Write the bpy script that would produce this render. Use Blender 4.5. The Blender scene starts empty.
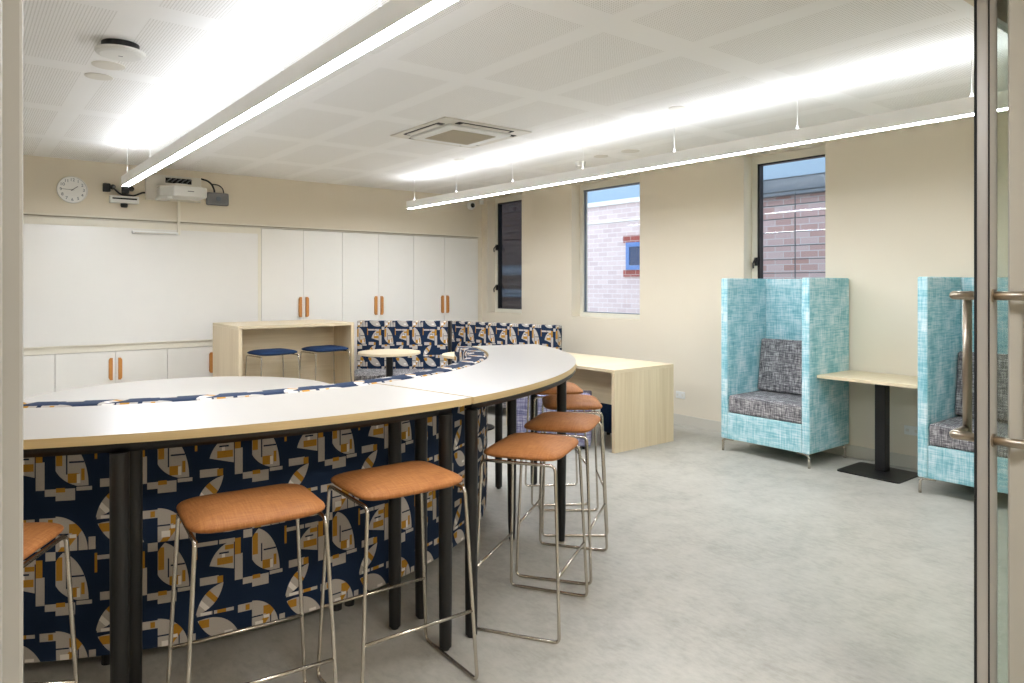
import bpy, bmesh, math, random
from mathutils import Vector, Matrix
PI = math.pi
rnd = random.Random(7)
scn = bpy.context.scene
COL = scn.collection
EYE = 1.45

# ------------------------------------------------------------------ node helpers
class X:
    """tiny expression builder over Math nodes"""
    def __init__(s, nt, v): s.nt, s.v = nt, v
    def _m(s, op, *o):
        n = s.nt.nodes.new('ShaderNodeMath'); n.operation = op
        for i, a in enumerate((s,) + o):
            a = a.v if isinstance(a, X) else a
            if isinstance(a, (int, float)): n.inputs[i].default_value = a
            else: s.nt.links.new(a, n.inputs[i])
        return X(s.nt, n.outputs[0])
    def __add__(s, o): return s._m('ADD', o)
    def __sub__(s, o): return s._m('SUBTRACT', o)
    def __mul__(s, o): return s._m('MULTIPLY', o)
    def lt(s, o): return s._m('LESS_THAN', o)
    def gt(s, o): return s._m('GREATER_THAN', o)
    def abs(s): return s._m('ABSOLUTE')
    def fract(s): return s._m('FRACT')
    def max(s, o): return s._m('MAXIMUM', o)
    def min(s, o): return s._m('MINIMUM', o)

def lin(r, g, b):
    f = lambda c: c / 12.92 if c <= .04045 else ((c + .055) / 1.055) ** 2.4
    return (f(r / 255), f(g / 255), f(b / 255), 1)

def new_mat(name):
    m = bpy.data.materials.new(name); m.use_nodes = True
    nt = m.node_tree; b = nt.nodes['Principled BSDF']
    return m, nt, b

def mixc(nt, fac, a, b):
    n = nt.nodes.new('ShaderNodeMix'); n.data_type = 'RGBA'
    for sock, v in ((n.inputs[0], fac), (n.inputs[6], a), (n.inputs[7], b)):
        v = v.v if isinstance(v, X) else v
        if isinstance(v, (int, float)): sock.default_value = v
        elif isinstance(v, tuple): sock.default_value = v
        else: nt.links.new(v, sock)
    return n.outputs[2]

def coords(nt, kind='UV', scale=(1, 1, 1), loc=(0, 0, 0)):
    t = nt.nodes.new('ShaderNodeTexCoord'); mp = nt.nodes.new('ShaderNodeMapping')
    mp.inputs['Scale'].default_value = scale; mp.inputs['Location'].default_value = loc
    nt.links.new(t.outputs[kind], mp.inputs['Vector'])
    return mp.outputs[0]

def noise(nt, vec, scale=1, detail=2, rough=.5):
    n = nt.nodes.new('ShaderNodeTexNoise'); n.inputs['Scale'].default_value = scale
    n.inputs['Detail'].default_value = detail; n.inputs['Roughness'].default_value = rough
    nt.links.new(vec, n.inputs['Vector'])
    return X(nt, n.outputs[0])

def ramp(nt, fac, stops):
    r = nt.nodes.new('ShaderNodeValToRGB'); cr = r.color_ramp
    while len(cr.elements) < len(stops): cr.elements.new(.5)
    for e, (p, c) in zip(cr.elements, stops): e.position, e.color = p, c
    nt.links.new(fac.v if isinstance(fac, X) else fac, r.inputs[0])
    return r.outputs[0]

def bump(nt, b, h, strength=.2, dist=.002):
    n = nt.nodes.new('ShaderNodeBump'); n.inputs['Strength'].default_value = strength
    n.inputs['Distance'].default_value = dist
    nt.links.new(h.v if isinstance(h, X) else h, n.inputs['Height']); nt.links.new(n.outputs[0], b.inputs['Normal'])

def plain(name, col, rough=.5, metal=0, var=.03, spec=.5, sc=6):
    """painted / plastic / metal surface with a faint procedural unevenness"""
    m, nt, b = new_mat(name)
    n = noise(nt, coords(nt, 'Object'), sc, 3)
    c2 = tuple(min(1, c * (1 - var)) for c in col[:3]) + (1,)
    nt.links.new(mixc(nt, n, col, c2), b.inputs['Base Color'])
    b.inputs['Roughness'].default_value = rough; b.inputs['Metallic'].default_value = metal
    b.inputs['Specular IOR Level'].default_value = spec
    return m

def timber(name, light, dark, rough=.45, along='v'):
    m, nt, b = new_mat(name)
    s = (38, 1.2, 1) if along == 'v' else (1.2, 38, 1)
    g = noise(nt, coords(nt, 'UV', s), 1, 4, .6)
    s2 = (6, .5, 1) if along == 'v' else (.5, 6, 1)
    g2 = noise(nt, coords(nt, 'UV', s2, (3, 7, 0)), 1, 2)
    f = g * .6 + g2 * .4
    nt.links.new(ramp(nt, f, [(.3, dark), (.62, light)]), b.inputs['Base Color'])
    b.inputs['Roughness'].default_value = rough
    return m

def weave(name, stops, scale=1.0, rough=.9, blotch=.3, bmp=.4):
    """crossed slubby yarns: fine across, long along, in both directions"""
    m, nt, b = new_mat(name)
    a = noise(nt, coords(nt, 'UV', (14 * scale, 190 * scale, 1)), 1, 3, .65)
    c = noise(nt, coords(nt, 'UV', (190 * scale, 14 * scale, 1), (5, 3, 0)), 1, 3, .65)
    d = noise(nt, coords(nt, 'UV', (7, 7, 1), (1, 9, 0)), 1, 2)
    f = a * ((1 - blotch) / 2) + c * ((1 - blotch) / 2) + d * blotch
    nt.links.new(ramp(nt, f, stops), b.inputs['Base Color'])
    b.inputs['Roughness'].default_value = rough; b.inputs['Specular IOR Level'].default_value = .2
    bump(nt, b, a + c, bmp, .002)
    return m

def emitter(name, col, strength):
    m, nt, b = new_mat(name)
    b.inputs['Base Color'].default_value = (.8, .8, .8, 1)
    b.inputs['Emission Color'].default_value = col; b.inputs['Emission Strength'].default_value = strength
    return m

def pane_mat(name, tint, refl=.9, clear=1.0):
    """thin architectural glass: lets light straight through, mirrors by Fresnel"""
    m = bpy.data.materials.new(name); m.use_nodes = True; nt = m.node_tree
    nt.nodes.remove(nt.nodes['Principled BSDF']); out = nt.nodes['Material Output']
    tr = nt.nodes.new('ShaderNodeBsdfTransparent'); tr.inputs[0].default_value = tint
    gl = nt.nodes.new('ShaderNodeBsdfGlossy'); gl.inputs['Roughness'].default_value = .01
    lw = nt.nodes.new('ShaderNodeLayerWeight'); lw.inputs[0].default_value = .5
    fc = X(nt, lw.outputs['Facing']); f2 = fc * fc
    mu = (f2 * f2 * fc * .9 + .035) * refl
    mx = nt.nodes.new('ShaderNodeMixShader')
    nt.links.new(mu.v, mx.inputs[0]); nt.links.new(tr.outputs[0], mx.inputs[1]); nt.links.new(gl.outputs[0], mx.inputs[2])
    nt.links.new(mx.outputs[0], out.inputs[0])
    return m

def pattern_fabric(name):
    """navy upholstery printed with grey, white and ochre sail and leaf shapes; UVs are metres"""
    m, nt, b = new_mat(name)
    t = nt.nodes.new('ShaderNodeTexCoord'); sp = nt.nodes.new('ShaderNodeSeparateXYZ')
    nt.links.new(t.outputs['UV'], sp.inputs[0])
    u = (X(nt, sp.outputs[0]) * (1 / .335)).fract() * 475
    v = (X(nt, sp.outputs[1]) * (-1 / .475)).fract() * 520
    def rect(x0, x1, y0, y1):
        return (u - (x0 + x1) / 2).abs().lt((x1 - x0) / 2) * (v - (y0 + y1) / 2).abs().lt((y1 - y0) / 2)
    def ell(cx, cy, rx, ry):
        a, c = (u - cx) * (1 / rx), (v - cy) * (1 / ry)
        return (a * a + c * c).lt(1)
    def lens(cx, cy, ang, L, w):
        ca, sa = math.cos(ang), math.sin(ang)
        a = ((u - cx) * ca + (v - cy) * sa) * (1 / L); c = (u - cx) * (-sa) + (v - cy) * ca
        return c.abs().lt((a * a * -1 + 1) * w)
    def band(cx, cy, ang, w):
        ca, sa = math.cos(ang), math.sin(ang)
        return ((u - cx) * ca + (v - cy) * sa).abs().lt(w)
    def sub(a, c): return a * (c * -1 + 1)
    sail = ell(0, 228, 152, 228) * ell(150, 100, 164, 132) * v.lt(226)
    wing = ell(400, 190, 152, 152) * (v - u * .25).lt(86) * u.lt(378)
    leaf = lens(255, 307, -PI / 4, 98, 33)
    moth = lens(302, 458, .45, 120, 48)
    foot = ell(-10, 520, 158, 160)
    grey = sail
    for k in (rect(190, 384, 30, 50), wing, rect(383, 424, 112, 240), rect(400, 475, 366, 404), rect(205, 300, 200, 238), leaf,
              rect(190, 378, 368, 385), moth, foot, rect(0, 90, 236, 290), rect(425, 475, 236, 268), rect(152, 184, 462, 520), rect(96, 168, 230, 248), rect(428, 475, 0, 40)):
        grey = grey.max(k)
    navy = rect(48, 55, 82, 172).max(rect(62, 132, 113, 121)).max(rect(302, 352, 92, 100)).max(rect(295, 302, 28, 50)).max(
        rect(100, 106, 372, 520)).max(rect(268, 276, 360, 390)).max(rect(0, 60, 440, 447)).max(rect(410, 415, 420, 480))
    grey = sub(grey, navy)
    och = rect(2, 31, 26, 132) * sail
    for k in (rect(56, 106, 168, 212) * sail, rect(118, 134, 148, 202), rect(180, 192, 18, 108), rect(292, 373, 118, 152) * wing,
              rect(332, 377, 60, 82) * wing, rect(383, 414, 34, 114), rect(292, 322, 204, 238), leaf * band(266, 298, -PI / 4, 13),
              rect(292, 338, 368, 385), moth * rect(200, 252, 405, 445), foot * rect(62, 112, 398, 440), foot * band(70, 470, .7, 14),
              rect(2, 44, 232, 252), rect(440, 462, 372, 400)):
        och = och.max(k)
    wht = (sail * rect(98, 114, 172, 214)).max(leaf * band(226, 338, -PI / 4, 12)).max(foot * rect(18, 60, 470, 500)).max(
        wing * rect(316, 332, 100, 118)).max(moth * rect(330, 372, 478, 492)).max(rect(208, 262, 369, 384)).max(foot * rect(64, 96, 446, 462))
    thr = noise(nt, coords(nt, 'UV', (260, 260, 1)), 1, 2)
    nv = mixc(nt, thr, lin(19, 32, 53), lin(30, 48, 75))
    gr = mixc(nt, thr, lin(164, 157, 150), lin(196, 188, 178))
    oc = mixc(nt, thr, lin(158, 112, 34), lin(190, 140, 54))
    wh = lin(226, 221, 214)
    c = mixc(nt, grey, nv, gr); c = mixc(nt, och, c, oc); c = mixc(nt, wht, c, wh)
    nt.links.new(c, b.inputs['Base Color'])
    b.inputs['Roughness'].default_value = .85; b.inputs['Specular IOR Level'].default_value = .2
    bump(nt, b, thr, .2, .001)
    return m

def brick_mat(name, c1, c2, mortar):
    m, nt, b = new_mat(name)
    br = nt.nodes.new('ShaderNodeTexBrick')
    br.inputs['Scale'].default_value = 1; br.inputs['Brick Width'].default_value = .24; br.inputs['Row Height'].default_value = .086
    br.inputs['Mortar Size'].default_value = .006; br.inputs['Bias'].default_value = -.1
    br.inputs['Color1'].default_value = c1; br.inputs['Color2'].default_value = c2; br.inputs['Mortar'].default_value = mortar
    nt.links.new(coords(nt, 'UV'), br.inputs['Vector']); nt.links.new(br.outputs[0], b.inputs['Base Color'])
    b.inputs['Roughness'].default_value = .9
    return m

def floor_mat():
    m, nt, b = new_mat('marbled_linoleum')
    co = coords(nt, 'Object')
    a = noise(nt, co, 5, 6, .65); d = noise(nt, coords(nt, 'Object', (40, 17, 1)), 1, 4, .7); e = noise(nt, co, 1.1, 2)
    f = a * .45 + d * .35 + e * .2
    nt.links.new(ramp(nt, f, [(.33, lin(146, 142, 132)), (.5, lin(171, 167, 157)), (.66, lin(185, 181, 171))]), b.inputs['Base Color'])
    b.inputs['Roughness'].default_value = .42; b.inputs['Specular IOR Level'].default_value = .35
    bump(nt, b, d, .05, .001)
    return m

def ceiling_mat():
    """perforated plasterboard: fields of small round holes between plain bands"""
    m, nt, b = new_mat('perforated_plasterboard')
    t = nt.nodes.new('ShaderNodeTexCoord'); sp = nt.nodes.new('ShaderNodeSeparateXYZ')
    nt.links.new(t.outputs['Object'], sp.inputs[0])
    px, py = X(nt, sp.outputs[0]), X(nt, sp.outputs[1])
    bx = (((px - .65) * (1 / .6)).fract() - .5).abs().lt(.5 - .105)
    by = (((py - 1.19) * (1 / 1.185)).fract() - .5).abs().lt(.5 - .075)
    hx = ((px * (1 / .014)).fract() - .5) * .014; hy = ((py * (1 / .014)).fract() - .5) * .014
    hole = (hx * hx + hy * hy).lt(.0031 ** 2)
    f = bx * by * hole
    n = noise(nt, coords(nt, 'Object'), 3, 2)
    c = mixc(nt, n, lin(247, 246, 243), lin(245, 243, 239))
    nt.links.new(mixc(nt, f, c, lin(202, 198, 190)), b.inputs['Base Color'])
    b.inputs['Roughness'].default_value = .9
    return m

def wall_mat():
    m, nt, b = new_mat('cream_wall_paint')
    n = noise(nt, coords(nt, 'Object'), 2.5, 3)
    f = noise(nt, coords(nt, 'Object'), 160, 2)
    nt.links.new(mixc(nt, n, lin(228, 218, 199), lin(225, 214, 193)), b.inputs['Base Color'])
    b.inputs['Roughness'].default_value = .7; b.inputs['Specular IOR Level'].default_value = .3
    bump(nt, b, f, .05, .001)
    return m

M = dict(
    wall=wall_mat(), floor=floor_mat(), ceiling=ceiling_mat(),
    cab=plain('white_cabinet_laminate', lin(237, 233, 224), .4), strip=plain('cream_panel', lin(232, 225, 207), .5),
    board=plain('whiteboard_enamel', lin(235, 231, 223), .22), dark=plain('dark_gap', lin(30, 29, 28), .9),
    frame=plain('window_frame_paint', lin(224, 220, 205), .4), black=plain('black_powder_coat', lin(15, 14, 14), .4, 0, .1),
    alu=plain('anodised_aluminium', lin(192, 187, 180), .38, .55, .04), jamb=plain('grey_door_frame_paint', lin(162, 160, 154), .5),
    rubber=plain('black_rubber_gasket', lin(18, 18, 18), .7), steel=plain('brushed_stainless_steel', lin(178, 166, 150), .36, 1, .06, sc=40),
    chrome=plain('satin_steel_rod', lin(204, 196, 184), .25, 1, .05), white=plain('white_plastic', lin(232, 231, 226), .4),
    offwhite=plain('warm_white_plastic', lin(222, 217, 205), .5), grille=plain('beige_grille', lin(196, 186, 166), .6),
    grey=plain('mid_grey_plastic', lin(120, 120, 122), .5), lamp=plain('white_lamp_housing', lin(247, 246, 242), .45),
    laminate=plain('white_table_laminate', lin(173, 167, 158), .32, 0, .015),
    edge=timber('plywood_edge', lin(206, 182, 136), lin(184, 156, 108), .5, 'u'),
    oak_v=timber('pale_oak_upright_grain', lin(224, 206, 174), lin(204, 182, 146), .45, 'v'),
    oak_h=timber('pale_oak_long_grain', lin(226, 209, 178), lin(208, 188, 152), .42, 'u'),
    handle=timber('orange_timber_handle', lin(206, 142, 72), lin(184, 116, 50), .4, 'v'),
    tan=weave('tan_woven_seat', [(.3, lin(126, 78, 40)), (.5, lin(162, 104, 57)), (.7, lin(184, 129, 76))], .9, .6, .15, .25),
    teal=weave('aqua_slub_fabric', [(.36, lin(92, 158, 172)), (.48, lin(150, 196, 204)), (.61, lin(216, 228, 230))], .45),
    tweed=weave('black_white_tweed', [(.37, lin(48, 46, 50)), (.49, lin(112, 109, 112)), (.62, lin(208, 204, 202))], .75, .95, .1),
    lilac=weave('lilac_grey_tweed', [(.38, lin(84, 84, 118)), (.5, lin(128, 126, 152)), (.62, lin(196, 194, 206))], .5, .95, .1),
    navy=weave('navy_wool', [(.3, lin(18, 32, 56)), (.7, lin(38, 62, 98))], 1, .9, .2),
    pattern=pattern_fabric('navy_sail_print_fabric'),
    glass=pane_mat('clear_window_glass', (.93, .96, .97, 1)), doorglass=pane_mat('greenish_door_glass', (.88, .925, .895, 1)),
    screen=pane_mat('fly_screen_mesh', (.5, .52, .55, 1), .2),
    brick=brick_mat('pale_pink_brick', lin(222, 202, 200), lin(206, 184, 184), lin(230, 220, 220)),
    brick2=brick_mat('mixed_pink_red_brick', lin(196, 176, 178), lin(176, 140, 134), lin(196, 192, 196)),
    brick3=brick_mat('dark_brown_brick', lin(96, 70, 62), lin(80, 62, 58), lin(104, 96, 92)),
    redbrick=brick_mat('red_brick_course', lin(170, 92, 84), lin(150, 78, 72), lin(190, 168, 164)),
    bluepaint=plain('blue_painted_frame', lin(92, 128, 190), .4), blueglass=plain('dark_blue_glass', lin(40, 58, 96), .08),
    parapet=plain('blue_grey_metal_sheet', lin(150, 172, 192), .5), slate=plain('slate_grey_cladding', lin(104, 112, 122), .5), pave=plain('grey_paving', lin(150, 148, 146), .8),
    down=emitter('lamp_diffuser', (.93, .985, 1.08, 1), 48), up=emitter('lamp_uplight', (.93, .985, 1.08, 1), 8),
    corr_fill=emitter('corridor_fill_emitter', (1, .96, .9, 1), 22), led=emitter('green_indicator', (.3, 1, .4, 1), .6),
)

# ------------------------------------------------------------------ mesh helpers
class MB:
    def __init__(s): s.bm = bmesh.new(); s.uv = s.bm.loops.layers.uv.new('UVMap'); s.own = set(); s.mi = 0
    def _tag(s, faces):
        for f in faces: f.material_index = s.mi
    def box(s, x0, x1, y0, y1, z0, z1, bev=0, seg=2, mtx=None):
        b = bmesh.new(); bmesh.ops.create_cube(b, size=1)
        for v in b.verts: v.co = Vector(((x0 + x1) / 2 + v.co.x * (x1 - x0), (y0 + y1) / 2 + v.co.y * (y1 - y0), (z0 + z1) / 2 + v.co.z * (z1 - z0)))
        if bev: bmesh.ops.bevel(b, geom=b.edges[:], offset=bev, segments=seg, affect='EDGES', profile=.5)
        s.merge(b, mtx); return s
    def merge(s, b, mtx=None):
        if mtx is not None: bmesh.ops.transform(b, matrix=mtx, verts=b.verts)
        mp = {v: s.bm.verts.new(v.co) for v in b.verts}
        fs = []
        for f in b.faces:
            try: nf = s.bm.faces.new([mp[v] for v in f.verts]); nf.smooth = f.smooth; fs.append(nf)
            except ValueError: pass
        s._tag(fs); b.free()
    def grid(s, rows, closed_u=False, closed_v=False, uvs=None, smooth=True):
        """rows: list of lists of points -> quads; uvs same layout"""
        V = [[s.bm.verts.new(p) for p in r] for r in rows]
        nr, nc = len(rows), len(rows[0])
        for i in range(nr if closed_u else nr - 1):
            for j in range(nc if closed_v else nc - 1):
                idx = [(i, j), (i, j + 1), (i + 1, j + 1), (i + 1, j)]
                q = [V[a % nr][b % nc] for a, b in idx]
                if len(set(q)) < 3: continue
                f = s.bm.faces.new(q); f.smooth = smooth; f.material_index = s.mi
                if uvs:
                    for l, (a, b) in zip(f.loops, idx): l[s.uv].uv = uvs[a][b]
                    s.own.add(f)
        return V
    def face(s, vs, smooth=False):
        f = s.bm.faces.new(vs); f.smooth = smooth; f.material_index = s.mi; return f
    def tube(s, pts, r, closed=False, n=10, fillet=0, r2=None):
        P = [Vector(p) for p in pts]
        if fillet:
            out = []; m = len(P)
            for i in range(m):
                if not closed and i in (0, m - 1): out.append(P[i]); continue
                a, b, c = P[i - 1], P[i], P[(i + 1) % m]
                d1, d2 = (a - b), (c - b); k = min(fillet, d1.length * .45, d2.length * .45)
                p1, p2 = b + d1.normalized() * k, b + d2.normalized() * k
                for t in [j / 5 for j in range(6)]: out.append(p1 * (1 - t) ** 2 + b * 2 * t * (1 - t) + p2 * t * t)
            P = out
        m = len(P); rows = []; up = Vector((0, 0, 1)); pn = None
        for i in range(m):
            a = P[i - 1] if (closed or i) else P[0]; c = P[(i + 1) % m] if (closed or i < m - 1) else P[-1]
            d = (c - a).normalized()
            if pn is None: pn = d.orthogonal().normalized()
            pn = (pn - d * pn.dot(d)).normalized(); bn = d.cross(pn)
            rr = r if r2 is None else r + (r2 - r) * i / (m - 1)
            rows.append([P[i] + (pn * math.cos(t) + bn * math.sin(t)) * rr for t in [2 * PI * k / n for k in range(n)]])
        V = s.grid(rows, closed, True)
        if not closed: s.face(V[0][::-1]); s.face(V[-1])
        return s
    def lathe(s, prof, c=(0, 0, 0), n=32, mtx=None):
        """prof: (r, z) list bottom to top, closed with caps"""
        rows = [[Vector((c[0] + r * math.cos(t), c[1] + r * math.sin(t), c[2] + z)) for t in [2 * PI * k / n for k in range(n)]] for r, z in prof]
        if mtx is not None: rows = [[mtx @ p for p in r] for r in rows]
        V = s.grid(rows, False, True, smooth=False)
        s.face(V[0][::-1]); s.face(V[-1]); return s
    def prism(s, poly, z0, z1, mtx=None, bev=0):
        b = bmesh.new()
        vs = [b.verts.new((x, y, z0)) for x, y in poly]; f = b.faces.new(vs)
        r = bmesh.ops.extrude_face_region(b, geom=[f])
        for v in r['geom']:
            if isinstance(v, bmesh.types.BMVert): v.co.z = z1
        if bev: bmesh.ops.bevel(b, geom=b.edges[:], offset=bev, segments=2, affect='EDGES', profile=.5)
        s.merge(b, mtx); return s
    def build(s, name, mats, parent=None, autosmooth=True, loc=None):
        bm = s.bm
        bmesh.ops.recalc_face_normals(bm, faces=bm.faces[:])
        for f in bm.faces:
            if f in s.own: continue
            n = f.normal; ax = max(range(3), key=lambda i: abs(n[i]))
            for l in f.loops:
                c = l.vert.co
                l[s.uv].uv = (c.x, c.y) if ax == 2 else ((c.y, c.z) if ax == 0 else (c.x, c.z))
        if loc is not None: bmesh.ops.translate(bm, verts=bm.verts[:], vec=(-loc[0], -loc[1], -loc[2]))
        me = bpy.data.meshes.new(name); bm.to_mesh(me); bm.free()
        for m in (mats if isinstance(mats, (list, tuple)) else [mats]): me.materials.append(m)
        o = bpy.data.objects.new(name, me); COL.objects.link(o)
        if loc is not None: o.location = loc
        if parent is not None: o.parent = parent
        return o

def tag(o, label=None, cat=None, group=None, kind=None):
    if label: o['label'] = label
    if cat: o['category'] = cat
    if group: o['group'] = group
    if kind: o['kind'] = kind
    return o
def thing(name, label, cat, loc=(0, 0, 0), rz=0, group=None, kind=None):
    o = bpy.data.objects.new(name, None); COL.objects.link(o); o.empty_display_size = .1
    o.location = loc; o.rotation_euler = (0, 0, rz)
    return tag(o, label, cat, group, kind)
def dup(root, loc, rz, label, group=None, name=None):
    r = root.copy(); COL.objects.link(r); r.location = loc; r.rotation_euler = (0, 0, rz); r['label'] = label
    if group: r['group'] = group
    for ch in list(root.children):
        c = ch.copy(); COL.objects.link(c); c.parent = r
        for g in list(ch.children):
            d = g.copy(); COL.objects.link(d); d.parent = c
    return r
def B(x0, x1, y0, y1, z0, z1, bev=0, seg=2): return MB().box(x0, x1, y0, y1, z0, z1, bev, seg)
def boxes(lst, bev=0):
    m = MB()
    for b in lst: m.box(*b, bev)
    return m
def cushion(m, x0, x1, y0, y1, z0, z1, dome=.0, n=14, sq=5, saddle=0, mtx=None):
    """soft pad: superellipse outline, rounded rim, optional domed top and saddle dip along y"""
    cx, cy, hx, hy = (x0 + x1) / 2, (y0 + y1) / 2, (x1 - x0) / 2, (y1 - y0) / 2; cz, hz = (z0 + z1) / 2, (z1 - z0) / 2
    rows, uvs = [], []; N = 48
    prof = []
    for k in range(n + 1):
        t = -PI / 2 + PI * k / n
        prof.append((max(0, math.cos(t)) ** .28, math.sin(t)))
    prof = [(.0, -1), (.5, -1)] + [p for p in prof if p[0] > .5] + [(.5, 1), (.25, 1), (0.0, 1)]
    for s_, h in prof:
        row = []
        for j in range(N):
            a = 2 * PI * j / N; c, d = math.cos(a), math.sin(a)
            ex = math.copysign(abs(c) ** (2 / sq), c) * s_; ey = math.copysign(abs(d) ** (2 / sq), d) * s_
            z = cz + h * hz + dome * max(0, h) * (1 - s_ * s_) + saddle * (ey * ey)
            p = Vector((cx + ex * hx, cy + ey * hy, z))
            row.append(mtx @ p if mtx is not None else p)
        rows.append(row)
    m.grid(rows, False, True); return m
C0 = (1.15, 4.8)                                  # centre of the curved bench and bar
def pol(r, deg, z=0): return Vector((C0[0] + r * math.cos(math.radians(deg)), C0[1] + r * math.sin(math.radians(deg)), z))

# ------------------------------------------------------------------ setting
XR, YB, H, YF = 5.94, 8.24, 2.70, .80
st = dict(kind='structure')
tag(B(-2.4, 6.6, -2.2, 9.0, -.1, 0).build('floor', M['floor']), 'grey marbled linoleum floor', **st)
tag(B(-2.4, 6.6, -2.2, 9.0, H, H + .1).build('ceiling', M['ceiling']), 'white perforated plasterboard ceiling', **st)
# right wall around three tall window openings (Y from-to), sill 1.065, openings run up to the ceiling
WIN = [(7.33, 8.11), (5.26, 6.36), (3.14, 3.95)]; SILL = 1.065; WT = .24; HEAD = 2.69
wl = []; y = 9.0
for a, b in WIN: wl.append((b, y)); y = a
wl.append((-2.2, y))
m = MB()
for a, b in wl: m.box(XR, XR + WT, a, b, 0, H)
for a, b in WIN: m.box(XR, XR + WT, a, b, 0, SILL); m.box(XR, XR + WT, a, b, HEAD, H)
tag(m.build('wall_right', M['wall']), 'cream painted wall with three tall windows', **st)
tag(boxes([(-2.4, XR, YB, YB + .7, 2.13, H), (-2.4, XR, YB + .45, YB + .7, 0, 2.13), (5.872, XR, YB - .005, YB + .45, 0, 2.13)]).build('wall_back', M['wall']), 'cream bulkhead wall above the cupboards', **st)
tag(B(-2.4, -2.2, -2.2, 9.0, 0, H).build('wall_left', M['wall']), 'cream side wall', **st)
tag(boxes([(-2.2, -.10, YF, YF + .14, 0, H), (-.10, 6.0, YF, YF + .14, 2.42, H), (3.9, XR, YF, YF + .14, 0, 2.42)]).build('wall_front', M['wall']), 'cream wall around the glazed doorway', **st)
tag(B(-2.4, 6.6, -2.3, -2.2, 0, H).build('wall_corridor', M['wall']), 'cream wall of the corridor', **st)
m = MB(); m.box(XR - .012, XR, YF + .14, YB, 0, .10); tag(m.build('baseboard_right', plain('skirting_vinyl', lin(206, 200, 186), .45)), 'pale grey skirting along the window wall', **st)
m = MB(); m.box(-2.2, 5.9, YB - .024, YB, 2.132, 2.15); m.box(-2.2, 5.9, YB - .008, YB + .1, 2.113, 2.122); tag(m.build('trim_1', M['strip']), 'thin cream trim above the cupboards', **st)
m = B(-2.2, 2.785, YB - .008, YB + .42, .772, 2.11); tag(m.build('trim_2', M['strip']), 'cream panel behind the whiteboard', **st)
m = B(-2.2, 5.87, YB + .05, YB + .4, 0, .08); tag(m.build('baseboard_back', M['dark']), 'recessed plinth under the cupboards', **st)

# windows
GX = 6.10
def window(i, a, b, sash, label, handles=()):
    w = thing('window_%d' % i, label, 'window', (GX, (a + b) / 2, SILL), kind='structure')
    L = (0, a - (a + b) / 2, b - (a + b) / 2)
    y0, y1 = L[1], L[2]; zt = HEAD - SILL; f = .055
    m = MB(); m.box(-.02, .06, y0, y0 + f - .02, 0, zt); m.box(-.02, .06, y1 - f, y1, 0, zt); m.box(-.02, .06, y0 + f - .02, y1 - f, 0, .05); m.box(-.02, .06, y0 + f - .02, y1 - f, zt - .075, zt)
    m.build('window_frame', M['frame'], w)
    iy0, iy1, iz0, iz1 = y0 + f - .02, y1 - f, .05, zt - .075
    s = .022
    ss = .012 if not sash else s
    m = MB(); m.box(-.012 if sash else .004, .05 if sash else .03, iy1 - ss, iy1, iz0, iz1); m.box(-.012, .05, iy0, iy0 + .008, iz0, iz1); m.box(-.012, .05, iy0, iy1, iz0, iz0 + .008); m.box(-.012, .05, iy0, iy1, iz1 - .014, iz1)
    m.build('sash', M['black'] if sash else M['slate'], w)
    B(.016, .022, iy0, iy1, iz0, iz1).build('pane', M['glass'], w)
    for hz in handles:
        m = MB(); m.box(-.04, -.012, iy1 - .012, iy1 + .02, hz - .05, hz + .03, .004); m.tube([(-.036, iy1 + .006, hz + .02), (-.075, iy1 + .01, hz - .03), (-.07, iy1 + .01, hz - .075)], .008)
        m.build('latch', M['black'], w)
    return w, iy0, iy1, iz0, iz1
w1, a0, a1, b0, b1 = window(1, *WIN[0], True, 'narrow dark window with two black latches', (.36, .93))
B(.034, .037, a0, a1, b0, b1).build('fly_screen', M['screen'], w1)
m = MB()
for k in range(16): m.box(.040, .046, a0, a1, b0 + .02 + k * .095, b0 + .028 + k * .095)
m.build('screen_bars', M['slate'], w1)
window(2, *WIN[1], False, 'wide fixed window looking onto pale brick')
w3, a0, a1, b0, b1 = window(3, *WIN[2], True, 'dark framed window above the aqua booth chair', (.62,))
m = MB()
for k in range(11): m.box(.040, .046, a0, a1, b0 + .06 + k * .128, b0 + .068 + k * .128)
m.box(.040, .046, (a0 + a1) / 2 + .0, (a0 + a1) / 2 + .008, b0, b1 - .3)
m.build('screen_bars', M['slate'], w3)

# outside: the next building
w = thing('brick_building', 'pale pink brick building seen through the wide window', 'building', (9.5, 8, 0))
B(0, .3, -1.7, 2.6, -1, 2.92).build('brick_wall', M['brick'], w)
B(-.06, .36, -1.7, 2.6, 2.92, 3.0).build('coping', M['white'], w)
B(.1, .3, -1.7, 2.6, 3.0, 4.6).build('metal_parapet', M['parapet'], w)
B(-.025, 0, -1.7, 2.6, 2.60, 2.635).build('string_course', M['white'], w)
yw0, yw1 = -.1, .78
B(-.03, .02, yw0, yw1, 2.21, 2.335).build('red_lintel', M['redbrick'], w); B(-.03, .02, yw0, yw1, 1.60, 1.72).build('red_sill', M['redbrick'], w)
f = boxes([(-.05, .02, yw1 - .16, yw1 - .08, 1.721, 2.209), (-.05, .02, yw0, yw0 + .08, 1.721, 2.209), (-.05, .02, yw0 + .0801, yw1 - .1601, 2.13, 2.209), (-.05, .02, yw0 + .0801, yw1 - .1601, 1.721, 1.80)]).build('window_frame', M['bluepaint'], w)
B(-.035, -.02, yw0 + .081, yw1 - .161, 1.801, 2.129).build('glass', M['blueglass'], f)
w = thing('brick_wing', 'pink and red brick wall with grey eave outside the dark framed window', 'building', (8.6, 4.4, 0))
B(0, .3, -3.0, 1.5, -1, 2.62).build('brick_wall', M['brick2'], w)
B(-.12, .4, -3.0, 1.5, 2.62, 2.84).build('eave', M['slate'], w)
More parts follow.
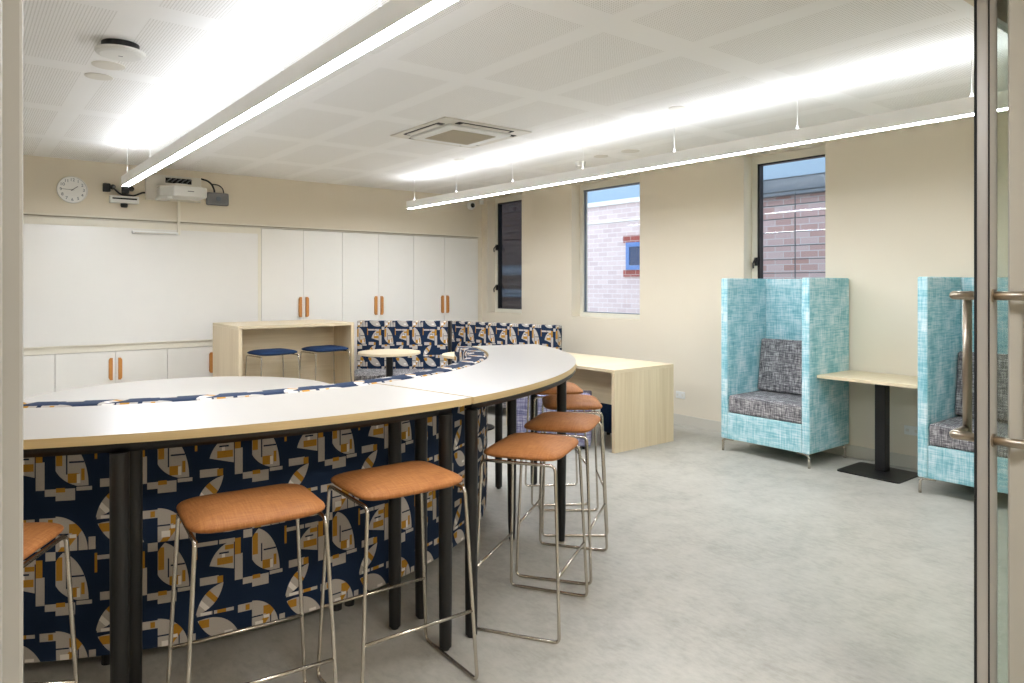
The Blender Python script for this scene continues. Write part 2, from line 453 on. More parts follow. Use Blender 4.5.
B(-.06, .3, -3.0, 1.5, 2.84, 3.6).build('fascia', M['parapet'], w)
w = thing('dark_wing', 'dark brown brick wall outside the narrow window', 'building', (9.2, 12.2, 0))
B(0, .3, -1.5, 3.2, -1, 4.2).build('brick_wall', M['brick3'], w)
boxes([(-.05, 0, -1.5, 3.2, 1.66, 1.86), (-.05, 0, -1.5, 3.2, 1.2, 1.36)]).build('grey_band', M['slate'], w)
tag(B(6.25, 14, -4, 17, -1.1, -1).build('ground', M['pave']), 'paved yard outside', **st)

# doorway: left jamb, sliding glass leaf on the right, fixed frame
m = MB(); m.box(-.10, .030, .70, .84, 0, 2.42, .004); m.box(.028, .0468, .745, .80, 0, 2.42, .003); tag(m.build('door_frame', M['jamb']), 'grey painted door frame at the near edge', **st)
d = thing('door_1', 'sliding glass door leaf in an aluminium frame', 'door', (2.40, .78, 0), kind='structure')
m = MB(); m.box(.004, .08, -.008, .022, .02, 2.36, .0015); m.box(1.0, 1.08, -.008, .022, .02, 2.36, .0015); m.box(.0801, .9999, -.008, .022, .02, .14); m.box(.0801, .9999, -.008, .022, 2.26, 2.36)
m.build('door_stile', M['alu'], d)
m = MB(); m.box(.003, .010, .0221, .029, .02, 2.36); m.box(.0025, .006, -.0115, -.0081, .02, 2.36); m.build('gasket', M['rubber'], d)
B(.0801, .9999, .004, .012, .14, 2.26).build('pane', M['doorglass'], d)
def handle(sy):
    m = MB(); r = .0135
    for z in (1.418, .985):
        m.tube([(.042, .007 + sy * .0155, z), (.042, sy * .098, z), (.158, sy * .104, z)], r, n=14, fillet=.006)
        m.lathe([(.02, 0), (.02, .004)], n=20, mtx=Matrix.Translation((.042, .007 + sy * .0155, z)) @ Matrix.Rotation(-sy * PI / 2, 4, 'X'))
    m.tube([(.158, sy * .100, .972), (.158, sy * .100, 1.431)], r, n=14)
    m.build('door_handle', M['steel'], d)
handle(1); handle(-1)
m = MB(); m.box(2.455, 2.60, .733, .738, 0, 2.38, .001); tag(m.build('door_post', M['jamb']), 'fixed grey post in front of the glass door', **st)
m = MB(); m.box(0.03, 3.9, .70, .84, 2.38, 2.42); tag(m.build('door_head', M['jamb']), 'door head track', **st)
d2 = thing('door_2', 'fixed glass sidelight beside the sliding door', 'door', (2.601, .745, 0), kind='structure')
B(0, 1.3, -.005, .005, .1, 2.38).build('pane', M['doorglass'], d2)
B(0, 1.3, -.012, .012, 0, .0999).build('rail', M['alu'], d2)

# ------------------------------------------------------------------ lamps
def pendant(x, y0, y1, wires, label, coil=None):
    t = thing('linear_pendant', label, 'pendant light', (x, (y0 + y1) / 2, 2.35), group='linear pendant lights')
    h = (y1 - y0) / 2; hw = .033; top = .088
    m = MB(); m.box(-hw, -hw + .004, -h, h, 0, top); m.box(hw - .004, hw, -h, h, 0, top); m.box(-hw + .0041, hw - .0041, -h + .0041, h - .0041, .03, .05)
    m.box(-hw + .0041, hw - .0041, -h, -h + .004, 0, top); m.box(-hw + .0041, hw - .0041, h - .004, h, 0, top); m.build('housing', M['lamp'], t)
    B(-hw + .0045, hw - .0045, -h + .0045, h - .0045, .001, .006).build('diffuser', M['down'], t)
    B(-hw + .006, hw - .006, -h + .01, h - .01, .080, .0865).build('uplight_strip', M['up'], t)
    for wy in wires:
        q = wy - (y0 + y1) / 2
        m = MB(); m.tube([(0, q, .05), (0, q, H - 2.35 - .004)], .0016, n=6); m.lathe([(.009, .05), (.009, .10), (.004, .118)], (0, q, 0), 12); m.lathe([(.016, .338), (.022, .346), (.022, .35)], (0, q, 0), 16)
        m.build('suspension_wire', M['white'], t)
    if coil is not None:
        q = coil - (y0 + y1) / 2; pts = []
        for k in range(40):
            s = k / 39; pts.append((.012 * math.sin(s * 22) + .01, q + .012 * math.cos(s * 22), .08 + s * .265))
        MB().tube(pts, .004, n=6).build('power_flex', M['white'], t)
    return t
pendant(1.22, 1.25, 7.25, (7.15, 6.208, 5.224, 4.261, 3.314, 2.33, 1.4), 'white linear pendant light over the curved bar, nearer the clock')
pendant(4.22, 1.15, 7.33, (7.2, 6.325, 5.348, 4.374, 3.397, 2.417, 1.431), 'white linear pendant light running beside the windows', coil=1.40)
t = thing('corridor_fill_light', 'added unseen fill panel on the corridor ceiling', 'fill light', (1.6, -1.0, 2.67))  # added fill panel out of view, brightens the door stile and jamb
B(-.6, .6, -.3, .3, .012, .03).build('housing', M['lamp'], t); B(-.57, .57, -.27, .27, .0, .012).build('diffuser', M['corr_fill'], t)

# ceiling fittings
t = thing('ceiling_cassette', 'square white ceiling air conditioner with beige grille', 'air conditioner', (3.27, 4.84, H))
m = MB(); m.box(-.42, .42, -.42, .42, -.012, 0, .005)
m.build('surround', M['offwhite'], t)
m = MB(); m.box(-.30, .30, -.30, .30, -.034, -.0125, .008); m.build('face_panel', M['white'], t)
m = MB()
for a in range(4):
    R4 = Matrix.Rotation(a * PI / 2, 4, 'Z'); m.box(-.265, .265, -.380, -.320, -.0165, -.0125, 0, 2, R4)
m.build('air_slot', M['dark'], t)
m = MB()
for a in range(4):
    R4 = Matrix.Rotation(a * PI / 2, 4, 'Z'); m.box(-.225, .225, -.375, -.325, -.024, -.0166, .002, 2, R4 @ Matrix.Translation((0, 0, 0)))
m.build('louvre', M['offwhite'], t)
m = MB(); m.box(-.21, .21, -.21, .21, -.037, -.0345)
for k in range(22): m.box(-.205, .205, -.205 + k * .0188, -.198 + k * .0188, -.041, -.037)
m.build('intake_grille', M['grille'], t)
t = thing('wireless_access_point', 'round white access point on a black base, on the ceiling', 'access point', (.675, 4.14, H))
MB().lathe([(.075, -.032), (.088, -.028), (.088, 0)], n=40).build('mounting_base', M['black'], t)
MB().lathe([(.095, -.062), (.112, -.056), (.118, -.048), (.118, -.038), (.10, -.0325)], n=48).build('disc', M['white'], t)
B(-.01, .01, -.004, .004, -.064, -.0622).build('badge', M['grey'], t)
def disc(name, x, y, r, label, cat, group=None, dz=.006):
    o = MB().lathe([(r * .8, -dz), (r, -dz * .6), (r, 0)], (x, y, H), 32).build(name, M['offwhite']); tag(o, label, cat, group)
disc('ceiling_disc', .686, 4.58, .085, 'flush white ceiling disc next to the access point', 'ceiling disc', 'flush ceiling discs')
disc('ceiling_disc', .677, 4.86, .075, 'flush white ceiling disc second from the access point', 'ceiling disc', 'flush ceiling discs')
disc('ceiling_disc', 4.005, 3.20, .06, 'flush ceiling disc close to the window side pendant, nearest the glass door', 'ceiling disc', 'flush ceiling discs')
disc('ceiling_disc', 4.95, 4.50, .085, 'larger flush ceiling disc between window pendant and the middle window', 'ceiling disc', 'flush ceiling discs')
disc('ceiling_disc', 4.93, 4.86, .07, 'smaller flush ceiling disc between window pendant and the middle window', 'ceiling disc', 'flush ceiling discs')
disc('ceiling_disc', 3.95, 5.86, .055, 'flush ceiling disc beyond the air conditioner', 'ceiling disc', 'flush ceiling discs')
t = thing('smoke_detector', 'small white smoke detector above the middle window', 'smoke detector', (4.98, 5.2, H))
MB().lathe([(.03, -.055), (.042, -.05), (.05, -.03), (.055, 0)], n=28).build('body', M['white'], t)
MB().lathe([(.043, -.045), (.0475, -.035)], n=28).build('dark_band', M['dark'], t)

# ------------------------------------------------------------------ back wall: cupboards, whiteboard, devices
FY = YB - .012
def timber_handle(m, x, z0, z1, side, w=.034):
    pts = []; e = .03
    if side > 0: out = [(0, 0), (w - .012, 0), (w, .02), (w, z1 - z0 - .02), (w - .012, z1 - z0), (0, z1 - z0)]
    else: out = [(0, .02), (.012, 0), (w, 0), (w, z1 - z0), (.012, z1 - z0), (0, z1 - z0 - .02)]
    x0 = x if side > 0 else x - w
    m.prism([(x0 + a, z0 + b) for a, b in out], 0, .026, Matrix.Translation((0, FY - .0005, 0)) @ Matrix.Rotation(PI / 2, 4, 'X'))
def cupboard(x0, xm, x1, z0, z1, hz0, hz1, label, group, name):
    t = thing(name, label, 'cupboard', ((x0 + x1) / 2, FY, 0), group=group)
    o = t.location
    B(x0 + .001, x1 - .001, FY + .021, YB + .42, z0, z1).build('carcass', M['cab'], t, loc=(o.x, o.y, 0)).location = (0, 0, 0)
    for a, b, s in ((x0, xm, -1), (xm, x1, 1)):
        g = .0014
        dr = B(a + g, b - g, FY, FY + .019, z0 + .003, z1 - .003, .0015).build('door', M['cab'], t, loc=(o.x, o.y, 0)); dr.location = (0, 0, 0)
        m = MB(); timber_handle(m, xm + s * .026, hz0, hz1, s); h = m.build('handle', M['handle'], dr, loc=(o.x, o.y, 0)); h.location = (0, 0, 0); h['label'] = 'orange timber handle'
for a, b, c, l in ((2.787, 3.29, 3.79, 'tall white cupboard next to the whiteboard, first of three'), (3.792, 4.29, 4.81, 'tall white cupboard between two others, middle of three'), (4.812, 5.30, 5.864, 'tall white cupboard next to the window wall')):
    cupboard(a, b, c, .09, 2.108, 1.066, 1.306, l, 'tall white cupboards', 'tall_cupboard')
for a, b, c, l in ((-.23, .27, .77, 'low white cupboard under the whiteboard beside the door frame'), (.772, 1.293, 1.785, 'low white cupboard under the clock and whiteboard'), (1.787, 2.27, 2.76, 'low white cupboard partly behind the timber high desk')):
    cupboard(a, b, c, .09, .768, .478, .703, l, 'low white cupboards', 'low_cupboard')
t = thing('whiteboard', 'wide whiteboard between the clock and the low cupboards', 'whiteboard', (1.2, YB - .0081, .85))
B(-3.0, 1.545, -.016, -.004, .0, 1.19, .002).build('panel', M['board'], t)
m = MB(); m.box(-3.0, 1.555, -.02, 0, -.012, 0); m.box(-3.0, 1.555, -.018, 0, 1.19, 1.198); m.box(1.545, 1.553, -.018, 0, 0, 1.19); m.build('edge_trim', M['strip'], t)
t = thing('whiteboard_sensor_bar', 'slim white interactive bar at the whiteboard top edge', 'sensor bar', (1.662, YB - .028, 1.985))
m = MB(); m.box(-.222, .222, -.035, 0, 0, .03, .006); m.build('body', M['white'], t); B(-.2, .2, -.037, -.0352, .006, .012).build('slot', M['grille'], t)
tag(B(1.878, 1.91, YB - .036, YB - .0285, 1.99, 2.35, .003).build('cable_trunking', M['strip']), 'narrow cream cable trunking below the projector', 'cable trunking')
# clock
t = thing('wall_clock', 'round white wall clock', 'clock', (.915, YB - .002, 2.395))
RX = Matrix.Rotation(PI / 2, 4, 'X')
MB().lathe([(.128, 0), (.133, .01), (.133, .03), (.127, .034), (.124, .03), (.124, .02)], n=56, mtx=RX).build('rim', M['white'], t)
MB().lathe([(.123, .003), (.1235, .026)], n=56, mtx=RX).build('face', M['lamp'], t)
for k in range(1, 13):
    cu = bpy.data.curves.new('numeral', 'FONT'); cu.body = str(k); cu.size = .042; cu.align_x = 'CENTER'; cu.align_y = 'CENTER'
    ob = bpy.data.objects.new('numeral', cu); COL.objects.link(ob); bpy.context.view_layer.update()
    me = bpy.data.meshes.new_from_object(ob.evaluated_get(bpy.context.evaluated_depsgraph_get())); bpy.data.objects.remove(ob)
    a = PI / 2 - k * PI / 6
    me.transform(Matrix.Translation((0, -.0285, 0)) @ RX @ Matrix.Translation((.098 * math.cos(a), .098 * math.sin(a), 0)))
    tb = bmesh.new(); tb.from_mesh(me); mm = MB(); mm.merge(tb); bpy.data.meshes.remove(me); mm.build('numeral', M['slate'], t)
def hand(deg, L, w):
    b = MB(); b.box(-w / 2, w / 2, -.0305, -.0295, -.015, L, 0, 2, Matrix.Rotation(math.radians(deg), 4, 'Y')); return b
hand(52, .06, .006).build('hour_hand', M['grey'], t); hand(272, .095, .004).build('minute_hand', M['grey'], t)
MB().lathe([(.006, .029), (.006, .032)], n=16, mtx=RX).build('hub', M['grey'], t)
# projector
t = thing('projector', 'white wall mounted short throw projector above the whiteboard', 'projector', (1.85, YB, 2.35))
m = MB(); m.box(-.28, .27, -.045, 0, 0, .27, .006); m.build('mount_plate', M['offwhite'], t)
B(-.09, .17, -.0475, -.0452, .19, .245).build('cable_opening', M['dark'], t)
m = MB()
for k in range(5): m.tube([(-.08 + k * .05, -.05, .20), (-.06 + k * .05, -.056, .222), (-.03 + k * .05, -.05, .24)], .006, n=8)
m.build('cable_bundle', M['grey'], t)
m = MB(); m.box(-.06, .06, -.34, -.045, .13, .155, .004); m.build('mount_arm', M['offwhite'], t)
m = MB(); m.prism([(-.19, -.10), (-.20, -.30), (-.10, -.47), (.20, -.47), (.23, -.43), (.23, -.13), (.20, -.10)], .01, .115, None, .012); m.build('body', M['white'], t)
m = MB(); m.prism([(-.19, -.10), (-.20, -.26), (-.08, -.44), (.16, -.44), (.19, -.40), (.19, -.14), (.16, -.10)], .1155, .128, None, .005); m.build('lid', M['offwhite'], t)
m = MB(); m.prism([(-.205, -.12), (-.215, -.28), (-.15, -.40), (-.10, -.40), (-.10, -.12)], -.015, .0095, None, .004); m.build('lens_hood', M['white'], t)
B(.03, .09, -.4725, -.4705, .06, .068).build('badge', M['grey'], t)
# sensor / camera bar with plugs
t = thing('camera_bar', 'white camera bar with a dark slot beside the projector', 'camera', (1.37, YB - .002, 2.32))
m = MB(); m.box(-.132, .132, -.075, 0, -.03, .045, .006); m.build('body', M['white'], t)
B(-.112, .112, -.0765, -.0752, .008, .024).build('slot', M['dark'], t)
MB().lathe([(.028, -.07), (.034, -.055), (.034, -.0305)], (0, -.04, 0), 24).build('camera_dome', M['black'], t)
def plug(x, z, label):
    t = thing('power_plug', label, 'plug', (x, YB - .0, z), group='black plugs on the back wall')
    m = MB(); m.box(-.036, .03, -.06, -.004, -.04, .045, .008); m.build('body', M['black'], t)
    m = MB(); m.lathe([(.024, 0), (.027, .02), (.02, .05)], n=20, mtx=Matrix.Translation((.052, -.022, .012)) @ RX); m.build('adaptor', M['black'], t)
plug(1.215, 2.44, 'black power plug nearer the clock'); plug(1.385, 2.435, 'black power plug above the camera bar')
tag(MB().tube([(1.27, YB - .05, 2.445), (1.31, YB - .05, 2.40), (1.345, YB - .05, 2.378), (1.41, YB - .045, 2.376), (1.46, YB - .04, 2.376), (1.5, YB - .04, 2.395), (1.54, YB - .04, 2.415), (1.567, YB - .035, 2.418)], .009, n=8, fillet=.02).build('power_cable', M['black']), 'black cable from the plugs to the projector mount', 'cable')
t = thing('network_box', 'grey box on the wall beside the projector', 'network box', (2.30, YB - .001, 2.41))
m = MB(); m.box(-.125, .115, -.05, 0, -.075, .065, .018, 3); m.build('body', M['grey'], t)
MB().lathe([(.028, .0502), (.024, .053)], (0, 0, 0), 24, RX).build('round_button', M['slate'], t)
tag(MB().tube([(2.122, YB - .03, 2.615), (2.19, YB - .035, 2.60), (2.24, YB - .03, 2.56), (2.262, YB - .03, 2.50), (2.262, YB - .03, 2.478)], .010, n=8, fillet=.03).build('power_cable', M['black']), 'black cable arching from projector mount to the grey box', 'cable')
tag(MB().tube([(2.245, YB - .02, 2.568), (2.31, YB - .02, 2.565), (2.355, YB - .02, 2.53), (2.365, YB - .02, 2.478)], .006, n=8, fillet=.03).build('power_cable', M['black']), 'thin black cable looping into the grey box top', 'cable')
# security camera and small sensor near the corner
t = thing('security_camera', 'white dome security camera with a black lens in the corner', 'security camera', (5.74, YB - .001, 2.575))
MB().lathe([(.062, 0), (.064, .02), (.055, .045), (.03, .055)], n=36, mtx=RX).build('housing', M['white'], t)
MB().lathe([(.034, .0555), (.03, .066), (.016, .072)], n=28, mtx=RX).build('lens', M['black'], t)
tag(B(5.885, 5.935, YB - .06, YB - .006, 2.60, 2.685, .01).build('motion_sensor', M['white']), 'small white motion sensor in the corner by the narrow window', 'motion sensor')

# power outlets on the right wall
def outlet(y, z, label):
    t = thing('power_outlet', label, 'power outlet', (XR, y, z), group='white power outlets')
    m = MB(); m.box(-.009, 0, -.058, .058, -.036, .036, .003); m.build('plate', M['white'], t)
    for y0 in (-.045, .02): B(-.013, -.0092, y0, y0 + .025, -.012, .012, .002).build('switch', M['offwhite'], t)
outlet(4.70, .305, 'white power outlet on the wall behind the low timber desk')
outlet(2.43, .300, 'white power outlet on the wall behind the small laptop table')

# ------------------------------------------------------------------ curved bar, bench back
def sector(m, r0, r1, a0, a1, z0, z1, step=2.0, edge_mi=None, r1b=None):
    n = max(2, int(abs(a1 - a0) / step)); A = [a0 + (a1 - a0) * k / n for k in range(n + 1)]
    arc = lambda r: [math.radians(a) * r for a in A]
    rb = r1 if r1b is None else r1b
    O = lambda z: [pol(r1 + (rb - r1) * k / n, a, z) for k, a in enumerate(A)]
    i0, i1, o0, o1 = [pol(r0, a, z0) for a in A], [pol(r0, a, z1) for a in A], O(z0), O(z1)
    fl = lambda rr: [[(p.x, p.y) for p in q] for q in rr]
    base = m.mi
    m.grid([i1, o1], uvs=fl([i1, o1]), smooth=False); m.grid([i0, o0], uvs=fl([i0, o0]), smooth=False)
    if edge_mi is not None: m.mi = edge_mi
    for lo, hi, r in ((o0, o1, r1), (i0, i1, r0)): m.grid([lo, hi], uvs=[[(t, z0) for t in arc(r)], [(t, z1) for t in arc(r)]], smooth=edge_mi is None)
    for k in (0, -1): m.grid([[i0[k], o0[k]], [i1[k], o1[k]]], uvs=[[(r0, z0), (r1, z0)], [(r0, z1), (r1, z1)]], smooth=False)
    m.mi = base
    bmesh.ops.remove_doubles(m.bm, verts=m.bm.verts[:], dist=1e-6)
    m.own = {f for f in m.own if f.is_valid}
def bar(a0, a1, legs, label, R):
    t = thing('bar_table', label, 'bar table', (C0[0], C0[1], 0), group='curved white bar tables')
    m = MB(); sector(m, 1.918, R[0], a0, a1, .972, 1.0, .9, 1, R[1]); o = m.build('tabletop', [M['laminate'], M['edge']], t, loc=(C0[0], C0[1], 0)); o.location = (0, 0, 0)
    for r in (2.15, 2.44):
        m = MB(); sector(m, r - .02, r + .02, min(a0, a1) + 1.2, max(a0, a1) - 1.2, .936, .971, 2); o = m.build('apron_rail', M['black'], t, loc=(C0[0], C0[1], 0)); o.location = (0, 0, 0)
    for r, a in legs:
        taper = -52 < a < -50
        p = pol(r, a) - Vector((C0[0], C0[1], 0)); m = MB()
        m.lathe([(.017 if taper else .0245, .012), (.022 if taper else .0255, .12), (.027, .5), (.0275, .936)], (p.x, p.y, 0), 24)
        lg = m.build('leg', M['black'], t)
        m = MB(); m.lathe([(.016, 0), (.016, .0118)], (p.x, p.y, 0), 16); m.build('foot', M['black'] if not taper else M['chrome'], lg)
bar(-141.7, -79.15, [(2.46, -139), (2.17, -139), (2.46, -107.8), (2.17, -107.8), (2.455, -81.0), (2.17, -81.8)], 'white curved bar table section nearest the camera, with timber edge', (2.505, 2.52))
bar(-78.85, -16.0, [(2.46, -77.7), (2.18, -78.2), (2.40, -50.4), (2.12, -51.2), (2.32, -21.9), (2.05, -22.4)], 'white curved bar table section whose end reaches towards the low timber desk', (2.52, 2.418))

# curved bench: patterned back, tweed seat
t = thing('curved_banquette', 'curved banquette with navy, grey and ochre printed back behind the bar', 'banquette', (C0[0], C0[1], 0))
prof = [(1.905, .06), (1.91, .2), (1.91, .96), (1.908, .985), (1.898, 1.0), (1.88, 1.004), (1.80, 1.004), (1.785, 1.0), (1.777, .985), (1.775, .96), (1.775, .40)]
A = [-16.5 - 1.5 * k for k in range(84)]; L = [0]
for (r0, z0), (r1, z1) in zip(prof, prof[1:]): L.append(L[-1] + math.hypot(r1 - r0, z1 - z0))
m = MB(); rows = [[pol(r, a, z) for r, z in prof] for a in A]
V = m.grid(rows, uvs=[[((math.radians(a) * 1.905 + .12) * .98, (l + .02) * 1.12) for l in L] for a in A])
for k in (0, -1): m.face(V[k])
m.grid([[pol(1.905, a, .06), pol(1.775, a, .40)] for a in A])
o = m.build('backrest', M['pattern'], t, loc=(C0[0], C0[1], 0)); o.location = (0, 0, 0)
m = MB(); sector(m, 1.26, 1.774, -140.5, -16.5, .12, .36, 2); o = m.build('seat_base', M['tweed'], t, loc=(C0[0], C0[1], 0)); o.location = (0, 0, 0)
m = MB(); sector(m, 1.22, 1.774, -140.5, -16.5, .362, .46, 2); o = m.build('seat_cushion', M['tweed'], t, loc=(C0[0], C0[1], 0)); o.location = (0, 0, 0)
for a in (-20, -50, -82, -84, -112, -137):
    p = pol(1.84, a); m = MB(); m.lathe([(.022, 0), (.022, .06), (.03, .075)], (p.x - C0[0], p.y - C0[1], 0), 16); m.build('foot', M['black'], t)
    p = pol(1.34, a); m = MB(); m.lathe([(.022, 0), (.022, .12)], (p.x - C0[0], p.y - C0[1], 0), 16); m.build('foot', M['black'], t)
# round table inside the bench
t = thing('round_table', 'large round white table inside the curved bench', 'table', (1.17, 4.87, 0))
m = MB(); m.lathe([(.945, .715), (.95, .718)], n=96); m.mi = 1; m.lathe([(.95, .7185), (.95, .7382)], n=96); m.mi = 0; m.lathe([(.95, .7385), (.948, .74)], n=96); m.build('tabletop', [M['laminate'], M['edge']], t)
MB().lathe([(.30, 0), (.30, .012), (.045, .03), (.04, .70), (.12, .714)], n=40).build('pedestal', M['black'], t)

# ------------------------------------------------------------------ stools
def stool(name, label, seat_mat, group, hs=1.0):
    t = thing(name, label, 'bar stool', group=group)
    zt = .708 * hs; rr = .0068
    for sy in (1, -1):
        yt, yb = sy * .192, sy * .228
        m = MB(); m.tube([(-.166, yt, zt), (.160, yt, zt), (.188, yb, rr), (-.188, yb, rr)], rr, True, 10, .026); m.build('side_frame', M['chrome'], t)
    k = .37; zf = zt * k; xx = lambda s: s * (.188 + (.16 - .188) * k) ; yy = .228 + (.192 - .228) * k
    for sx in (1, -1): MB().tube([(xx(sx), -yy, zf), (xx(sx), yy, zf)], .006, n=10).build('footrest', M['chrome'], t)
    m = MB(); cushion(m, -.176, .172, -.208, .208, zt + .006, zt + .044, .018, 14, 6, .004); m.build('seat', seat_mat, t)
    return t
S = [(.01, 2.425, -120, 'tan bar stool cut by the door frame, nearest the camera'),
     (.75, 2.31, -95.5, 'tan bar stool in front of the patterned bench, second from the door frame'),
     (1.275, 2.30, -91.7, 'tan bar stool beside the paired black legs at the table seam'),
     (2.008, 2.398, -58.5, 'tan bar stool just past the table seam on the open floor side'),
     (2.488, 2.723, -55.5, 'tan bar stool between the first stool past the seam and the black table leg'),
     (2.947, 3.155, -38.2, 'tan bar stool partly hidden behind a black table leg, third from the table end'),
     (3.25, 3.64, -34, 'tan bar stool tucked at the far rounded end of the bar')]
G = 'tan bar stools along the curved bar'
p0 = stool('bar_stool', S[0][3], M['tan'], G)
for i, (x, y, a, l) in enumerate(S):
    p = Vector((x, y, 0))
    if i == 0: p0.location = p; p0.rotation_euler.z = math.radians(a)
    else: dup(p0, p, math.radians(a), l, G)
b0 = stool('bar_stool', 'blue seated stool under the timber high desk, farther from the sofa', M['navy'], 'blue stools at the high desk', 1.06)
b0.location = (2.49, 7.02, 0); b0.rotation_euler.z = -PI / 2 + .12
dup(b0, (3.06, 7.06, 0), -PI / 2 + .1, 'blue seated stool under the timber high desk, beside the patterned sofa', 'blue stools at the high desk')

# ------------------------------------------------------------------ desks
t = thing('high_desk', 'pale timber high desk with open knee space against the cupboards', 'desk', (2.755, 7.43, 0))
hx, hy = .605, .435
B(-hx, hx, -hy, hy, 1.02, 1.05, .002).build('top', M['oak_h'], t)
B(-hx, -hx + .035, -hy, hy, 0, 1.0195, .002).build('side_panel', M['oak_v'], t)
B(hx - .035, hx, -hy, hy, 0, 1.0195, .002).build('side_panel', M['oak_v'], t)
B(-hx + .0355, hx - .0355, .0, .02, .05, 1.0195).build('back_panel', M['oak_h'], t)
t = thing('low_desk', 'low pale timber desk between the bar end and the window wall', 'desk', (4.85, 4.99, 0))
hx, hy = .394, .76
B(-hx, hx, -hy, hy, .69, .717, .002).build('top', M['oak_h'], t)
B(-hx, hx, -hy, -hy + .035, 0, .6895, .002).build('side_panel', M['oak_v'], t)
B(-hx, hx, hy - .035, hy, 0, .6895, .002).build('side_panel', M['oak_v'], t)
B(.02, .04, -hy + .0355, hy - .0355, .32, .6895).build('modesty_panel', M['oak_h'], t)

# ------------------------------------------------------------------ sofas, cafe tables, ottomans at the back
def sofa(name, p, q, label, seat_mat, z_top, m0=0, black=False):
    P, Q = Vector((*p, 0)), Vector((*q, 0)); d = Q - P; Ln = d.length; ang = math.atan2(d.y, d.x)
    t = thing(name, label, 'sofa', P, ang, group='patterned back sofas')
    # local x along the back front face, +y behind it
    m = MB(); m.box(0, Ln, 0, .12, .40, z_top, .012, 3); m.build('backrest', M['pattern'], t)
    m = MB(); m.prism([(0, .11), (0, -.001), (m0 * .97, -.62), (Ln, -.62), (Ln, .11)], .10, .355, None, .008); m.build('seat_base', seat_mat, t)
    m = MB(); m.prism([(0.001, -.001), (m0, -.64), (Ln, -.64), (Ln, -.001)], .357, .45, None, .02); m.build('seat_cushion', seat_mat, t)
    if black: B(Ln + .002, Ln + .034, -.004, .12, .10, z_top, .002).build('gap_shade_strip', M['black'], t)  # black strip stands in for the shaded gap between the sofa backs
    for x, y in ((max(.08, m0 * .95 + .05), -.54), (.08, .04), (Ln - .08, -.54), (Ln - .08, .04)):
        if 1: MB().lathe([(.018, 0), (.022, .10)], (x, y, 0), 14).build('foot', M['black'], t)
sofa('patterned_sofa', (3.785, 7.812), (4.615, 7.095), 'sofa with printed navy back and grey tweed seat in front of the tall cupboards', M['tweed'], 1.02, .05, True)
sofa('patterned_sofa', (5.0, 7.68), (5.412, 6.045), 'sofa with printed navy back angled towards the middle window', M['tweed'], .985, .70)
def cafe(x, y, label):
    t = thing('cafe_table', label, 'cafe table', (x, y, 0), group='small round cafe tables')
    m = MB(); m.lathe([(.318, .724), (.325, .727), (.325, .747), (.322, .75)], n=64); m.build('tabletop', M['oak_h'], t)
    MB().lathe([(.036, .014), (.036, .70), (.10, .7235)], n=28).build('post', M['black'], t)
    MB().lathe([(.21, 0), (.21, .012), (.20, .0138)], n=48).build('base_plate', M['black'], t)
cafe(3.59, 6.64, 'small round timber cafe table in front of the patterned sofa')
cafe(4.14, 5.88, 'small round timber cafe table mostly hidden behind the bench end')
def ottoman(x, y, rz, w, d, mat, label, h=.47):
    t = thing('ottoman', label, 'ottoman', (x, y, 0), rz)
    m = MB(); m.box(-w / 2, w / 2, -d / 2, d / 2, .03, h, .018, 3); m.build('body', mat, t)
    for sx in (-1, 1):
        for sy in (-1, 1): MB().lathe([(.018, 0), (.018, .0295)], (sx * (w / 2 - .06), sy * (d / 2 - .06), 0), 14).build('foot', M['black'], t)
ottoman(4.26, 4.84, math.atan2(-.52, .5), .74, .40, M['lilac'], 'lilac grey tweed ottoman half under the low timber desk')
ottoman(5.05, 4.62, 0, .26, .5, M['navy'], 'dark navy block behind the low desk modesty panel')  # navy block filling an unidentified dark area under the desk

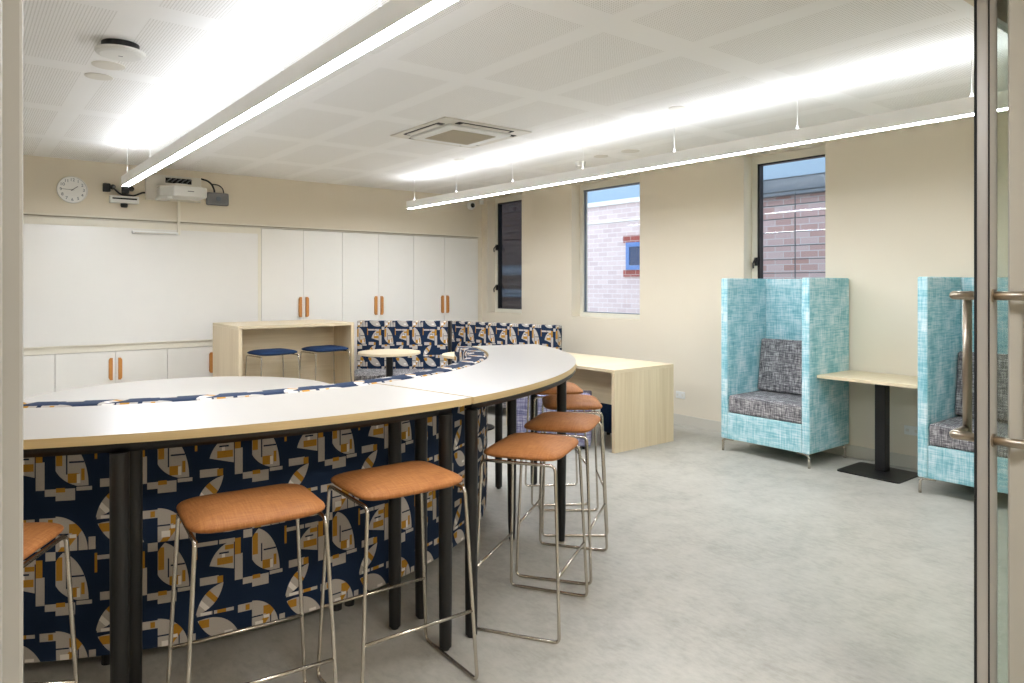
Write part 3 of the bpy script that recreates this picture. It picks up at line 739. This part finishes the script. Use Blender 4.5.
# ------------------------------------------------------------------ aqua booth chairs and laptop table
def booth(label):
    t = thing('booth_chair', label, 'booth chair', group='high backed aqua booth chairs')
    W, D, Z = .41, .645, 1.508     # local: x = into the wall, y = width
    for s in (1, -1):
        B(0, D, s * W - (.068 if s > 0 else 0), s * W + (0 if s > 0 else .068), .11, Z, .012, 3).build('side_panel', M['teal'], t)
    B(D - .06, D - .002, -W + .0685, W - .0685, .111, Z - .002, .008, 2).build('back_panel', M['teal'], t)
    B(.004, D - .061, -W + .0685, W - .0685, .112, .338, .006, 2).build('seat_base', M['teal'], t)
    m = MB(); m.box(.006, D - .062, -W + .07, W - .07, .3385, .492, .022, 4); m.build('seat_cushion', M['tweed'], t)
    m = MB(); m.box(-.055, .055, -W + .075, W - .075, 0, .47, .02, 3, Matrix.Translation((D - .155, 0, .494)) @ Matrix.Rotation(.14, 4, 'Y')); m.build('back_cushion', M['tweed'], t)
    for x, sx in ((.018, 1), (D - .055, -1)):
        for s in (1, -1):
            m = MB(); y = s * (W - .012)
            m.tube([(x, y, 0), (x, y, .085), (x + sx * .004, y - s * .02, .104), (x + sx * .004, y - s * .10, .108)], .011, n=8)
            m.build('leg', M['chrome'], t)
    return t
b = booth('aqua high backed booth chair under the dark framed window'); b.location = (5.283, 3.333, 0)
dup(b, (5.283, 1.72, 0), 0, 'aqua high backed booth chair seen partly through the glass door')
t = thing('laptop_table', 'small timber topped table on a black post between the aqua booths', 'table', (5.66, 2.535, 0))
B(-.272, .262, -.385, .385, .709, .734, .003).build('tabletop', M['oak_h'], t)
B(-.04, .04, -.04, .04, .0105, .69, .004).build('post', M['black'], t)
B(-.12, .12, -.2, .2, .6905, .7045, .002).build('mounting_plate', M['black'], t)
m = MB(); c = .03; hx, hy = .205, .235; poly = []
for sx, sy, a in ((1, 1, 0), (-1, 1, 90), (-1, -1, 180), (1, -1, 270)):
    for k in range(5):
        q = math.radians(a + k * 22.5); poly.append((sx * (hx - c) + c * math.cos(q) - .06 + .0, sy * (hy - c) + c * math.sin(q)))
m.prism(poly, 0, .010); m.build('base_plate', M['black'], t)

# ------------------------------------------------------------------ world, camera, view
wd = bpy.data.worlds.new('World'); scn.world = wd; wd.use_nodes = True
bg = wd.node_tree.nodes['Background']; bg.inputs[0].default_value = (.70, .78, .88, 1); bg.inputs[1].default_value = 1.45
cd = bpy.data.cameras.new('camera'); cam = bpy.data.objects.new('camera', cd); COL.objects.link(cam)
cd.sensor_fit = 'HORIZONTAL'; cd.sensor_width = 36; cd.lens = 707 / 1024 * 36; cd.shift_y = -56.5 / 1024
cd.clip_start = .02
cam.location = (0, 0, EYE); cam.rotation_euler = (PI / 2, 0, -math.atan2(557, 707))
scn.camera = cam
vs = scn.view_settings; vs.view_transform = 'Standard'; vs.look = 'None'; vs.gamma = 1; vs.use_curve_mapping = False; vs.exposure = 1.03
scn.cycles.max_bounces = 12; scn.cycles.diffuse_bounces = 6; scn.cycles.transparent_max_bounces = 16
scn.cycles.sample_clamp_indirect = 8
